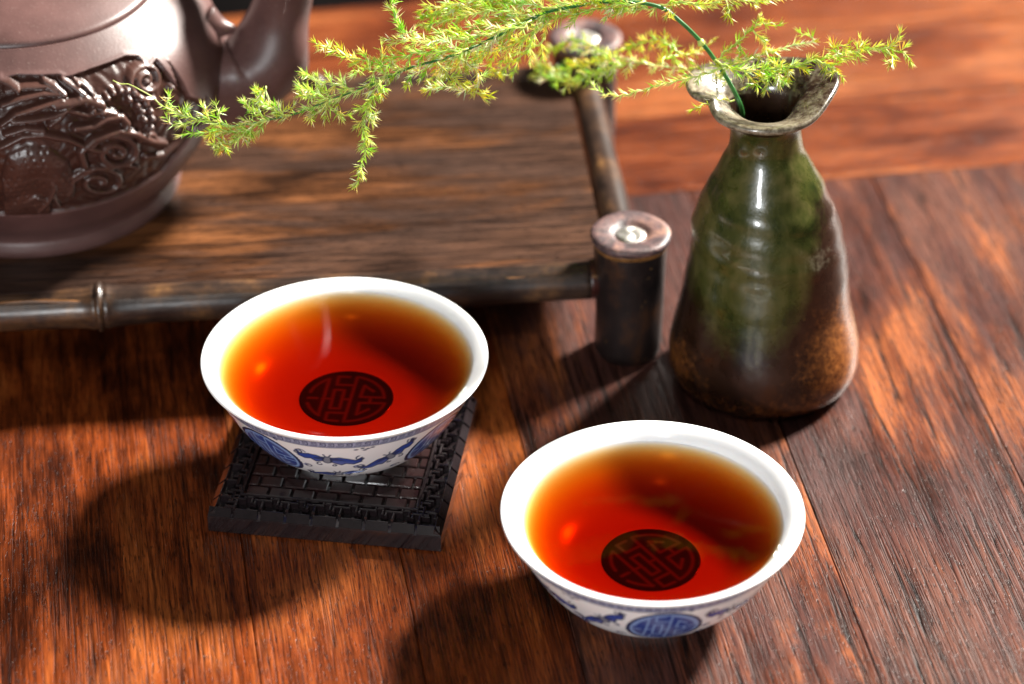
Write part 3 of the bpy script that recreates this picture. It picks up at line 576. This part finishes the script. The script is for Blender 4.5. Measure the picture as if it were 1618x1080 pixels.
# ------------------------------------------------------------------ tea cups
CUP_OUT = [(0, .22), (1.05, .22), (1.12, .16), (1.15, .02), (1.22, .0), (1.24, .03), (1.26, .16), (1.40, .24), (1.72, .38), (2.12, .70), (2.47, 1.15), (2.74, 1.62), (2.94, 2.03), (3.06, 2.25), (3.15, 2.36)]
def curl(cx, cy, r, a0, turns, n=14, shrink=.75):
    return [(cx + r * (1 - shrink * i / n) * math.cos(a0 + turns * 2 * math.pi * i / n), cy + r * (1 - shrink * i / n) * math.sin(a0 + turns * 2 * math.pi * i / n)) for i in range(n + 1)]
def bat(X, Y, cx, cy, sc, rot, flip=1):
    """bat motif: coverage of solid, wash and outline"""
    c, s = math.cos(rot), math.sin(rot)
    x = ((X - cx) * c + (Y - cy) * s) / sc * flip; y = (-(X - cx) * s + (Y - cy) * c) / sc
    wingL = [(-.1, .12), (-.35, .26), (-.62, .30), (-.9, .22), (-1.05, .42), (-.98, .05), (-.75, -.08), (-.55, -.02), (-.38, -.2), (-.15, -.1)]
    wingR = [(.1, .12), (.4, .2), (.7, .1), (.95, -.02), (1.15, .2), (1.12, -.12), (.85, -.3), (.6, -.24), (.45, -.36), (.12, -.16)]
    body = [(.16 * math.cos(a), -.02 + .24 * math.sin(a)) for a in np.linspace(0, 2 * math.pi, 12, endpoint=False)]
    wash = inside(x, y, wingL) | inside(x, y, wingR)
    solid = inside(x, y, body) | inside(x, y, [(-.5, .02), (-.2, .2), (.25, .2), (.62, -.05), (.3, -.05), (0, -.1)])
    d = np.minimum(seg_d(x, y, wingL + wingL[:1]), seg_d(x, y, wingR + wingR[:1]))
    d = np.minimum(d, seg_d(x, y, body + body[:1]))
    for q in (curl(-1.02, .30, .20, 1.2, -.9), curl(1.12, .12, .2, 1.9, .8), curl(-.25, -.38, .14, 1.5, .8), curl(.2, -.42, .1, 1.5, -.8), [(-.05, .2), (-.12, .36)], [(.05, .2), (.12, .36)]):
        d = np.minimum(d, seg_d(x, y, q))
    return solid, wash, d * sc, x, y

def cup_colors(r, z, T):
    """white glaze with cobalt drawing on the outer wall; T is the angle in the cup's own frame, a medallion at 0, 90, 180, 270"""
    nv, nu = z.shape
    c = np.ones((nv, nu, 4)); c[..., :3] = (.88, .885, .89)
    outer = np.zeros(nv, bool); outer[:CUP_NOUT] = True
    rows_ = np.where(outer & (z[:, 0] > .2) & (r[:, 0] > 1.3))[0]
    zz = z[rows_]; rr = r[rows_]
    # arc length up the wall
    pr = np.stack([r[rows_, 0], z[rows_, 0]], 1); S = np.r_[0, np.cumsum(np.linalg.norm(np.diff(pr, axis=0), axis=1))]
    S = S[:, None] * np.ones(nu)
    Smax = S[-1, 0]
    q = (np.degrees(T[rows_]) + 45) % 90 - 45        # -45..45 within a quarter, medallion centre at 0
    X = np.radians(q) * rr; aa = .022
    ink = np.zeros(X.shape); wash = np.zeros(X.shape)
    s_of = lambda zq: np.interp(zq, pr[:, 1], S[:, 0])
    # rim line and key-fret band
    ctop, cbot = s_of(2.25), s_of(2.03)
    ink = np.maximum(ink, cov(np.abs(S - ctop), .014, aa)); ink = np.maximum(ink, cov(np.abs(S - cbot), .012, aa))
    inb = (S < ctop) & (S > cbot)
    per = .19; xb = (np.degrees(T[rows_]) / 360 * 2 * math.pi * 2.95) % per; yb = (S - cbot) / (ctop - cbot) * .17
    key = seg_d(xb, yb, [(0, .04), (.15, .04), (.15, .13), (.05, .13), (.05, .085), (.10, .085)])
    ink = np.maximum(ink, inb * cov(key, .011, .02)); wash = np.maximum(wash, inb * .55)
    ink = np.maximum(ink, cov(np.abs(S - s_of(.33)), .02, aa))
    # medallion
    sm = s_of(1.30); Rm = .80
    u_, v_ = X / Rm, (S - sm) / Rm; rad = np.hypot(u_, v_)
    inm = rad < 1
    line = emblem_lines(u_, v_) * Rm
    ringw = cov(np.abs(rad - .86) * Rm, .02, aa)
    med = np.where(inm, .85 + .0 * rad, 0); gap = np.maximum(cov(line, .015, aa) * (rad < .9), ringw)
    wash = np.where(inm, .85 + .15 * np.sin(3 * u_ + 2 * v_) ** 2, wash); ink = np.where(inm, np.where(rad > .9, 1, ink * 0 + .3), ink)
    # bats and cloud
    qq = np.degrees(T[rows_]) % 90                    # 0..90 between medallions
    for (tc, zc, scl, rot, fl_) in ((32, 1.52, .66, -.05, 1), (36, .80, .58, .1, -1), (62, 1.42, .62, .55, -1), (8, .55, .4, .2, 1)):
        Xb = np.radians(qq - tc) * rr; Yb = S - s_of(zc)
        so_, wa, d, x, y = bat(Xb, Yb, 0, 0, scl, rot, fl_)
        wash = np.maximum(wash, wa * np.clip(.95 + .4 * y + .1 * np.abs(x), .7, 1)); ink = np.maximum(ink, so_ * .75); ink = np.maximum(ink, cov(d, .019, .02))
    for tc, zc, r0, a0, tn in ((20, 1.75, .12, 0, 1.2), (21, 1.15, .10, 2, -1.2), (47, 1.2, .12, 3, 1.3), (50, .62, .11, 1, -1.2), (68, .85, .12, 0, 1.2), (72, 1.85, .09, 2, 1.2), (10, 2.02, .07, 1, 1.1), (80, .5, .1, 1, 1.1)):
        Xb = np.radians(qq - tc) * rr; Yb = S - s_of(zc); dcu = seg_d(Xb, Yb, curl(0, 0, r0, a0, tn))
        ink = np.maximum(ink, cov(dcu, .016, .02)); wash = np.maximum(wash, .8 * cov(np.hypot(Xb + r0 * .5, Yb - .02), .05, .04))
    Xc = np.radians(qq - 48) * rr; Yc = S - s_of(1.93)
    for dx, dy in ((-.14, 0), (0, .04), (.12, .01), (.22, .04), (.05, -.04)):
        ink = np.maximum(ink, cov(np.hypot((Xc - dx) / 1.8, Yc - dy), .028, aa))
    navy = np.array((.006, .012, .075)); blue = np.array((.010, .048, .34)); white = np.array((.88, .885, .89)); pale = np.array((.30, .46, .80))
    cc = white * (1 - wash[..., None]) + blue * wash[..., None]
    cc = cc * (1 - ink[..., None]) + navy * ink[..., None]
    g_ = (gap * inm)[..., None]; cc = cc * (1 - g_) + pale * g_
    c[rows_, :, :3] = cc
    return c

def make_cup(loc, rot, fdepth, tdepth, label, tlabel, elabel):
    global CUP_NOUT
    root = empty('tea_cup', loc, rot); tag(root, label, 'tea cup', 'porcelain tea cups filled with tea')
    outer = smooth_profile(CUP_OUT, 6); lo = outer[outer[:, 0] < 1.27]; hi = outer[outer[:, 0] >= 1.27]
    hi = resample(hi, 130)
    rimz = 2.40; fz = rimz - fdepth
    inner = smooth_profile([(3.15, 2.36), (3.185, 2.385), (3.175, 2.415), (3.12, 2.42), (3.0, 2.365), (2.85, 2.25), (2.68, 2.05), (2.44, fz + (2.09 - fz) * .62), (2.08, fz + (2.09 - fz) * .28), (1.68, fz + (2.09 - fz) * .08), (1.25, fz + .01), (1.0, fz), (.5, fz), (0, fz)], 6)
    prof = np.vstack([lo, hi, inner[1:]]); CUP_NOUT = len(lo) + len(hi)
    lathe('cup_body', prof, M['porcelain'], root, 720, cols=cup_colors)
    # emblem printed on the floor: slightly thick disc of glaze
    n, k = 200, 90; rr = np.linspace(1.06, 0.0, k)[:, None] * np.ones(n); th = np.linspace(0, 2 * math.pi, n, endpoint=False)[None, :] * np.ones((k, 1))
    x, y = rr * np.cos(th), rr * np.sin(th)
    e = EMB_ROT; u_, v_ = (x * math.cos(e) + y * math.sin(e)) / 1.06, (-x * math.sin(e) + y * math.cos(e)) / 1.06
    li = cov(emblem_lines(u_, v_), .028, .07) * (np.hypot(u_, v_) < .92)
    col = np.ones((k, n, 4)); col[..., :3] = np.array((.012, .016, .05)) * (1 - li[..., None]) + np.array((.20, .20, .26)) * li[..., None]
    zz = np.full(rr.shape, fz + .012); zz[0] = fz - .005
    link_mesh('emblem', grid_mesh('emblem', np.stack([x, y, zz], -1), M['porcelain'], True, col), root)
    # tea: closed body that reaches a little into the wall
    ts = rimz - tdepth
    inz = inner[5:]; side = [(r_ + .03, z_ - .03) for r_, z_ in inz if z_ < ts - .0]
    side = [s_ for s_ in side if s_[0] > .1]
    rt = float(np.interp(-ts, -inz[:, 1], inz[:, 0]))
    tp = [(0, fz - .05)] + side[::-1] + [(rt + .03, ts)] + [(rt - .04, ts - .006), (rt * .9, ts - .008), (rt * .5, ts - .008), (0, ts - .008)]
    tp[len(side) + 1] = (rt + .03, ts + .012)
    lathe('tea', tp, M['tea'], root, 128)
    return root
EMB_ROT = R(124)      # emblem angle in the cup's own frame
make_cup((-3.71, -4.95, .60), R(-128), 1.15, .15, 'white and blue porcelain cup of red tea standing on the black square coaster', '', '')
make_cup((2.944, -9.755, 0), R(-86), 1.34, .25, 'white and blue porcelain cup of amber red tea standing directly on the table', '', '')

# ------------------------------------------------------------------ vase
def vprof():
    o = [(0, .12), (1.55, .10), (1.62, .02), (1.75, 0), (1.93, .05), (2.12, .2), (2.22, .5), (2.22, .95), (2.13, 1.45), (2.01, 2.0), (1.93, 2.5), (1.87, 3.0), (1.78, 3.6), (1.66, 4.3), (1.45, 4.95), (1.19, 5.5), (.97, 5.95), (.83, 6.3), (.80, 6.75), (.92, 7.12), (1.16, 7.36), (1.44, 7.52), (1.58, 7.60),
         (1.63, 7.68), (1.59, 7.75), (1.44, 7.74), (1.16, 7.64), (.90, 7.52), (.74, 7.34), (.66, 7.0), (.62, 6.6), (.66, 6.0), (.9, 5.4), (1.3, 4.6), (1.6, 3.5), (1.8, 2.0), (1.9, .8), (1.5, .35), (0, .3)]
    return resample(smooth_profile(o, 8), 330)
def vwob(r, z, T):
    out = np.arange(len(r))[:, None] < int(len(r) * .60)
    k = np.clip((z - 6.7) / .8, 0, 1) ** 1.5
    # saddle-shaped uneven lip: right side raised, small fold at the left front
    dz = k * (.10 * np.cos(T - R(50)) + .07 * np.cos(2 * T - R(10)) + .03 * np.sin(3 * T + .5))
    fold = np.exp(-((((np.degrees(T) - 205 + 180) % 360) - 180) / 13) ** 2)
    dz += .16 * k * fold * np.clip((r - .9) / .5, 0, 1)
    dz += -.02 * k * np.exp(-((((np.degrees(T) - 270 + 180) % 360) - 180) / 38) ** 2) + .04 * k * np.exp(-((((np.degrees(T) - 335 + 180) % 360) - 180) / 22) ** 2)
    dr = k * (.05 * np.cos(2 * T) + .085 * np.cos(3 * (T - R(272))) + .025 * np.sin(5 * T)) - .10 * k * fold * (r > 1)
    # throwing rings and dents in the shoulder
    body = np.exp(-((z - 4.6) / 1.5) ** 2)
    dr2 = body * (.013 * np.sin(z * 6.0 + 1.8 * np.sin(T) + 1.0 * T) + .010 * np.sin(z * 11 + 2 * T))
    dr2 += -.03 * np.exp(-((z - 4.0) / .9) ** 2) * np.exp(-((((np.degrees(T) - 300 + 180) % 360) - 180) / 35) ** 2)
    dr2 += .03 * np.exp(-((z - 3.2) / .7) ** 2) * np.exp(-((((np.degrees(T) - 310 + 180) % 360) - 180) / 40) ** 2)
    dr2 += .09 * np.exp(-((z - 4.35) / .30) ** 2) * np.exp(-((((np.degrees(T) - 185 + 180) % 360) - 180) / 30) ** 2)
    dr2 += .012 * np.sin(2 * T + 1) * np.clip(z, 0, 1) + .012 * np.sin(z * 2.2 + T)
    ins = (r < 1.9)
    dx = -.30 * np.clip((z - 3) / 4.6, 0, 1) ** 1.2
    return np.where(r > .05, r + dr + dr2, r), z + dz, dx, 0 * r
def vcol(r, z, T):
    a = np.degrees(T) % 360
    def ang(c, w): return np.exp(-((((a - c + 180) % 360) - 180) / w) ** 2)
    lim = 1.9 + 1.3 * (1 - ang(255, 42)) + .5 * ang(330, 25) + .9 * ang(320, 30)
    green = np.clip(.5 + (z - lim) * .55, 0, 1) * (z < 7.0) * np.clip(ang(250, 95) * 1.25, 0, 1)
    green = np.maximum(green, np.clip((z - 4.6) * .6 + .3, 0, 1) * (z < 7.0) * (.55 + .45 * ang(280, 120)))
    # dark tongue on the right flank
    green *= 1 - .95 * ang(325, 22) * np.exp(-((z - 3.0) / 1.3) ** 2)
    green *= 1 - .9 * ang(20, 45) * (z < 5.2)
    rust = ang(335, 42) * np.clip(1.0 - np.abs(z - 1.3) / 2.4, 0, 1) * 1.0 + .6 * ang(200, 30) * np.clip(1 - np.abs(z - .9) / 1.2, 0, 1)
    rust = np.maximum(rust, .42 * np.clip(1 - np.abs(z - .35) / .8, 0, 1)) * np.clip(z * 2.2 + .2, 0, 1)
    pale = .95 * ang(5, 32) * np.clip(1 - np.abs(z - 1.6) / 2.2, 0, 1) * .62
    pale = np.maximum(pale, .36 * ang(312, 24) * np.exp(-((z - 4.05) / .35) ** 2))
    pale = np.maximum(pale, .62 * (z > 7.25) * np.clip(.5 + .7 * ang(225, 75), 0, 1))
    idx = np.arange(len(r))[:, None] / len(r)
    inner = idx > .562
    pale = np.where(inner & (z > 7.3), .25 + .45 * ang(170, 60), np.where(inner, 0, pale)); green = np.where(inner, 0, green); rust = np.where(inner, 0, rust)
    c = np.ones((*r.shape, 4)); c[..., 0] = green; c[..., 1] = rust; c[..., 2] = pale
    return c
vase = empty('bottle_vase', (5.92, -1.33, 0)); tag(vase, 'small brown and green glazed bottle vase with flared wavy lip holding a fern sprig', 'vase')
lathe('vase_body', vprof(), M['vase'], vase, 160, wob=vwob, cols=vcol)

# ------------------------------------------------------------------ teapot
pot = empty('clay_teapot', (-11.69, 3.55, 2.275)); tag(pot, 'large purple-brown clay teapot with carved dragon and cloud relief on the tray', 'teapot')
Z0 = 2.275
PP = [(0, .12), (2.9, .12), (3.1, .0), (3.36, .0), (3.47, .06), (3.53, .22), (3.50, .40), (3.47, .52), (3.58, .74), (3.95, 1.2), (4.4, 1.95), (4.67, 2.75), (4.78, 3.3), (4.76, 3.85), (4.62, 4.35), (4.36, 4.78), (3.95, 5.16), (3.6, 5.40), (3.36, 5.56), (3.30, 5.60), (3.28, 5.52), (3.25, 5.45), (3.0, 5.45)]
pprof = resample(smooth_profile(PP, 8), 420)
NT_ = 1500
def pot_fn(r, z, T):
    zz = z + Z0
    nv, nu = r.shape
    carve = np.zeros(r.shape); hgt = np.zeros(r.shape); hi = np.zeros(r.shape)
    a = np.degrees(T); a = np.where(a > 180, a - 360, a)
    rows_ = np.where((zz[:, 0] > 3.6) & (zz[:, 0] < 7.8) & (np.arange(nv) > 60))[0]
    cols_ = np.where((a[0] > -112) & (a[0] < 5))[0]
    ix = np.ix_(rows_, cols_)
    K = 4.7 * math.pi / 180
    X = a[ix] * K; Y = zz[ix]
    sx = lambda pts: [(p[0] * K, p[1]) for p in pts]
    bt, bb = RELIEF['band_top'], RELIEF['band_bot']
    bt = sorted(bt); bb = sorted(bb)
    up = np.interp(a[ix], [p[0] for p in bt], [p[1] for p in bt]); dn = np.interp(a[ix], [p[0] for p in bb], [p[1] for p in bb])
    d = np.minimum(up - Y, Y - dn) * np.clip((-20 - a[ix]) / 3, 0, 1)
    cz = np.clip(d / .06, 0, 1); h = -.12 * cz
    h += .05 * np.exp(-((up - Y) / .035) ** 2) * (a[ix] < -20)
    # background swirls of low relief
    bgd = np.sin(X * 9 + 2.2 * np.sin(Y * 6)) * np.sin(Y * 11 + 1.7 * np.sin(X * 7))
    h += cz * .022 * bgd
    high = np.zeros(X.shape)
    for s in RELIEF['scal']:
        P_ = sx(s); b0 = inside(X, Y, P_ + [(P_[-1][0], 3.9), (P_[0][0], 3.9)]) & (Y > P_[0][1] - .9)
        dd = seg_d(X, Y, P_); m_ = b0 * cz
        body = .16 * np.sqrt(np.clip(dd / .5, 0, 1)) * np.clip(1.3 - dd / 1.0, 0, 1)
        Xj = X + .05 * np.sin(Y * 7) + .03 * np.sin(X * 13); sxx = (Xj / .17); syy = ((Y + .04 * np.sin(X * 5)) / .15); row = np.floor(syy); fx = (sxx + .5 * (row % 2)) % 1 - .5; fy = syy % 1 - .5
        sc_ = -.045 * np.clip(1 - 2.6 * np.hypot(fx, fy * 1.3), 0, 1) * (.5 + .5 * np.sin(X * 31 + Y * 17))
        h = np.maximum(h, m_ * (-.10 + body + sc_) + (1 - m_) * h); high = np.maximum(high, m_ * np.clip(body * 3, 0, .5))
    for P_, w_, hh in RELIEF['strokes']:
        if len(P_) < 2: continue
        P_ = sx(P_); dd = seg_d(X, Y, P_); e = np.clip(1 - (dd / (w_ * 1.15)) ** 2, 0, 1)
        top_ = -.12 + (hh * 1.1 + .05) * np.sqrt(e)
        h = np.where(e > 0, np.maximum(h, top_), h); high = np.maximum(high, e * .9)
    for kx, ky in RELIEF['knobs']:
        dd = np.hypot(X - kx * K, Y - ky); e = np.clip(1 - (dd / .095) ** 2, 0, 1)
        h = np.where(e > 0, np.maximum(h, -.10 + .17 * np.sqrt(e)), h); high = np.maximum(high, e * .8)
    # soften
    for _ in range(2):
        h[1:-1, 1:-1] = (h[1:-1, 1:-1] * 4 + h[:-2, 1:-1] + h[2:, 1:-1] + h[1:-1, :-2] + h[1:-1, 2:]) / 8
    hgt[ix] = h; carve[ix] = cz; hi[ix] = high
    return hgt, carve, hi
_cache = {}
def pwob(r, z, T):
    _cache['f'] = pot_fn(r, z, T)
    return np.where(r > 3.4, r + _cache['f'][0], r), z, 0 * r, 0 * r
def pcol(r, z, T):
    _, cz, hi = _cache['f']; c = np.ones((*r.shape, 4)); c[..., 0] = cz; c[..., 1] = hi * .55; c[..., 2] = 0
    return c
lathe('pot_body', pprof, M['clay_rel'], pot, NT_, wob=pwob, cols=pcol)
lid = lathe('lid', resample(smooth_profile([(3.1, 5.46), (3.24, 5.48), (3.26, 5.56), (3.24, 5.66), (3.1, 5.74), (2.5, 5.98), (1.7, 6.2), (.9, 6.32), (.55, 6.36), (.5, 6.5), (.62, 6.7), (.8, 6.95), (.75, 7.25), (.4, 7.42), (0, 7.45)], 6), 70), M['clay'], pot, 128)
def local(pts, base): return [tuple(p[k] - base[k] for k in range(3)) for p in pts]
PB = (-11.69, 3.55, 2.275)
hp = smooth_profile(local([(-8.9, 6.2, 7.5), (-8.2, 6.2, 8.4), (-6.8, 5.7, 9.0), (-5.7, 4.7, 9.0)] + HANDLE_PATH[1:], PB), 7)
hr = np.interp(np.linspace(0, 1, len(hp)), [0, .25, .45, .6, .72, .85, 1], [.42, .46, .6, .74, 1.0, 1.12, 1.05])
V, F_ = tube_vf([tuple(p) for p in hp], list(hr), 36, ell=.92)
# pinched ridge and a soft facet down the outside, as the handle is hand shaped
V = [(x + .05 * math.sin(z * 2.4 + y * 3), y + .05 * math.sin(z * 3.1), z + .06 * math.sin(x * 2.3 + y * 4)) for x, y, z in V]
obj('handle', V, F_, M['clay'], pot)
sp_ = smooth_profile(local(STUB_PATH, PB), 6)
V, F_ = tube_vf([tuple(p) for p in sp_], list(np.interp(np.linspace(0, 1, len(sp_)), [0, .6, 1], [.42, .24, .08])), 20); obj('handle_spur', V, F_, M['clay'], pot)
# spout on the side turned away
sp2 = smooth_profile([(-4.2, .0, 2.2), (-5.6, 0, 2.9), (-6.6, 0, 4.3), (-7.6, 0, 5.4)], 7)
V, F_ = tube_vf([tuple(p) for p in sp2], list(np.linspace(1.1, .45, len(sp2))), 28); obj('spout', V, F_, M['clay'], pot)

# ------------------------------------------------------------------ fern sprig
fern = empty('fern_sprig', FERN_STEM[0]); tag(fern, 'feathery yellow-green asparagus fern sprig arching left out of the vase', 'fern')
FB = Vector(FERN_STEM[0])
def cr(pts, n=6): return [Vector(p) for p in smooth_profile(pts, n)]
stem_pts = [(5.45, -.75, 3.5), (5.4, -.7, 5.0), (5.32, -.5, 6.0)] + [tuple(p) for p in FERN_STEM[:25]]
sp = cr(stem_pts, 5); L = len(sp)
V, F_ = tube_vf([tuple(p - FB) for p in sp], list(np.interp(np.linspace(0, 1, L), [0, .35, .6, .85, 1], [.058, .044, .028, .016, .012])), 10)
obj('stem', V, F_, M['stem'], fern)
wp = cr([tuple(p) for p in FERN_STEM[23:]], 5)
V, F_ = tube_vf([tuple(p - FB) for p in wp], list(np.linspace(.017, .011, len(wp))), 8)
obj('tip_thread', V, F_, M['stem_thin'], fern)
PAL = [((.36, .70, .03), .16), ((.68, .88, .12), .32), ((.86, .94, .36), .27), ((.95, .97, .66), .25)]
PALY = [((.45, .66, .02), .30), ((.74, .74, .04), .36), ((.90, .88, .22), .28), ((.80, .55, .08), .06)]
def pick(y):
    pal = PALY if rng.random() < y else PAL
    t = rng.random(); s = 0
    for c, w_ in pal:
        s += w_
        if t <= s: return c
    return pal[-1][0]
def rv(): return Vector((rng.gauss(0, 1), rng.gauss(0, 1), rng.gauss(0, 1)))
def needle(V, Fc, Cc, p, d, l, w_, col, tipc):
    b = len(V); s = d.cross(rv()); s.normalize(); u_ = s.cross(d)
    mid = p + d * (l * .45) ; tip = p + d * l + rv() * (l * .05)
    for k in range(3):
        a = 2.094 * k; V.append(tuple(p + (s * math.cos(a) + u_ * math.sin(a)) * w_ * .6)); Cc.append((*col, 1))
    for k in range(3):
        a = 2.094 * k; V.append(tuple(mid + (s * math.cos(a) + u_ * math.sin(a)) * w_)); Cc.append((*col, 1))
    V.append(tuple(tip)); Cc.append((*tipc, 1))
    for k in range(3):
        k2 = (k + 1) % 3; Fc.append((b + k, b + k2, b + 3 + k2, b + 3 + k)); Fc.append((b + 3 + k, b + 3 + k2, b + 6))
def whorls(V, Fc, Cc, path, y, step=.075, ln=.23, cnt=5, tipfade=True):
    total = sum((path[i + 1] - path[i]).length for i in range(len(path) - 1)); acc = 0; nxt = step * rng.random(); base0 = pick(y)
    for i in range(len(path) - 1):
        a, b_ = path[i], path[i + 1]; L_ = (b_ - a).length
        if L_ < 1e-6: continue
        d = (b_ - a) / L_
        while nxt <= acc + L_:
            p = a + d * (nxt - acc); f = nxt / max(total, 1e-6)
            base = base0 if rng.random() < .75 else pick(y)
            for q in range(rng.randint(cnt - 2, cnt)):
                side = rv(); side = side - d * side.dot(d)
                if side.length < 1e-4: continue
                side.normalize(); ang = R(rng.uniform(22, 50)); dd = (d * math.cos(ang) + side * math.sin(ang)).normalized()
                l = ln * rng.uniform(.65, 1.2) * (1 - .25 * f)
                c = tuple(max(0, k * rng.uniform(.8, 1.2)) for k in base)
                tc_ = (.72, .60, .22) if rng.random() < .06 + .22 * y else c
                needle(V, Fc, Cc, p, dd, l, .0085, c, tc_)
            nxt += step * rng.uniform(.7, 1.3)
        acc += L_
    # end tuft
    d = (path[-1] - path[-2]).normalized()
    for q in range(5):
        dd = (d + rv() * .28).normalized(); needle(V, Fc, Cc, path[-1], dd, ln * rng.uniform(.5, .9), .008, pick(y), (.75, .62, .3))
VIEW = Vector((0, math.cos(PITCH), -math.sin(PITCH)))
def branch(pts, tl, ye, dens, main_=False):
    tl *= 1.0
    path = cr(pts, 5); n = len(path)
    TV, TF = [], []; V, Fc, Cc = [], [], []
    loc = [p - FB for p in path]
    # small natural wiggle
    loc = [p + Vector((math.sin(i * 1.1) * .02, math.cos(i * 1.7) * .03, math.sin(i * 1.9 + 1) * .02)) for i, p in enumerate(loc)]
    tube_vf([tuple(p) for p in loc], list(np.linspace(.022, .009, n)), 6, V=TV, Fc=TF)
    total = sum((loc[i + 1] - loc[i]).length for i in range(n - 1))
    whorls(V, Fc, Cc, loc[(1 if not main_ else 0):], ye, .085 / dens, .27)
    # side twigs
    s = .12; side_sign = 1; seglen = [(loc[i + 1] - loc[i]).length for i in range(n - 1)]
    while s < total * .93:
        acc = 0; i = 0
        while i < n - 2 and acc + seglen[i] < s: acc += seglen[i]; i += 1
        d = (loc[i + 1] - loc[i]).normalized(); p = loc[i] + d * (s - acc)
        f = s / total
        l = tl * rng.uniform(.45, 1.1) * (1.0 - .55 * f) * min(1, .5 + f * 3)
        lat = d.cross(VIEW).normalized() * side_sign + rv() * .35; side_sign *= -1
        lat = (lat - d * lat.dot(d)).normalized()
        ang = R(rng.uniform(28, 52)); e = (d * math.cos(ang) + lat * math.sin(ang)).normalized()
        droop = Vector((0, 0, -1)) * rng.uniform(0, .25) * l
        tw = [p, p + e * l * .5 + droop * .2, p + (e * .85 + d * .2).normalized() * l + droop * .6]
        if l > .1:
            tube_vf([tuple(q) for q in tw], [.011, .008, .005], 5, V=TV, Fc=TF)
            whorls(V, Fc, Cc, tw, ye, .078 / dens, .27)
        s += .175 / dens * rng.uniform(.7, 1.35)
    b = obj('branch', TV, TF, M['stem_thin'], fern)
    fo_ = obj('needles', V, Fc, M['needle'], b, smooth=False, cols=Cc); tag(fo_, kind='stuff')
for pts, tl, ye, dens in FERN_BRANCHES: branch(pts, tl, ye, dens)
# needles sitting on the main stem itself, from the top of the arch to near its tip
branch([tuple(p) for p in FERN_STEM[10:18]], .28, .15, .8)
branch([tuple(p) for p in FERN_STEM[16:22]], .16, .1, .9)
branch([tuple(p) for p in FERN_STEM[20:25]], .11, .12, .8)
branch([tuple(p) for p in FERN_STEM[7:13]], .42, .25, .9)
# pale sheath where the stem forks
V, F_ = tube_vf([tuple(Vector(FERN_STEM[4]) - FB + Vector((.0, 0, .03))), tuple(Vector(FERN_STEM[4]) - FB + Vector((.03, -.02, -.09)))], [.07, .085], 10); obj('sheath', V, F_, M['stem_thin'], fern)
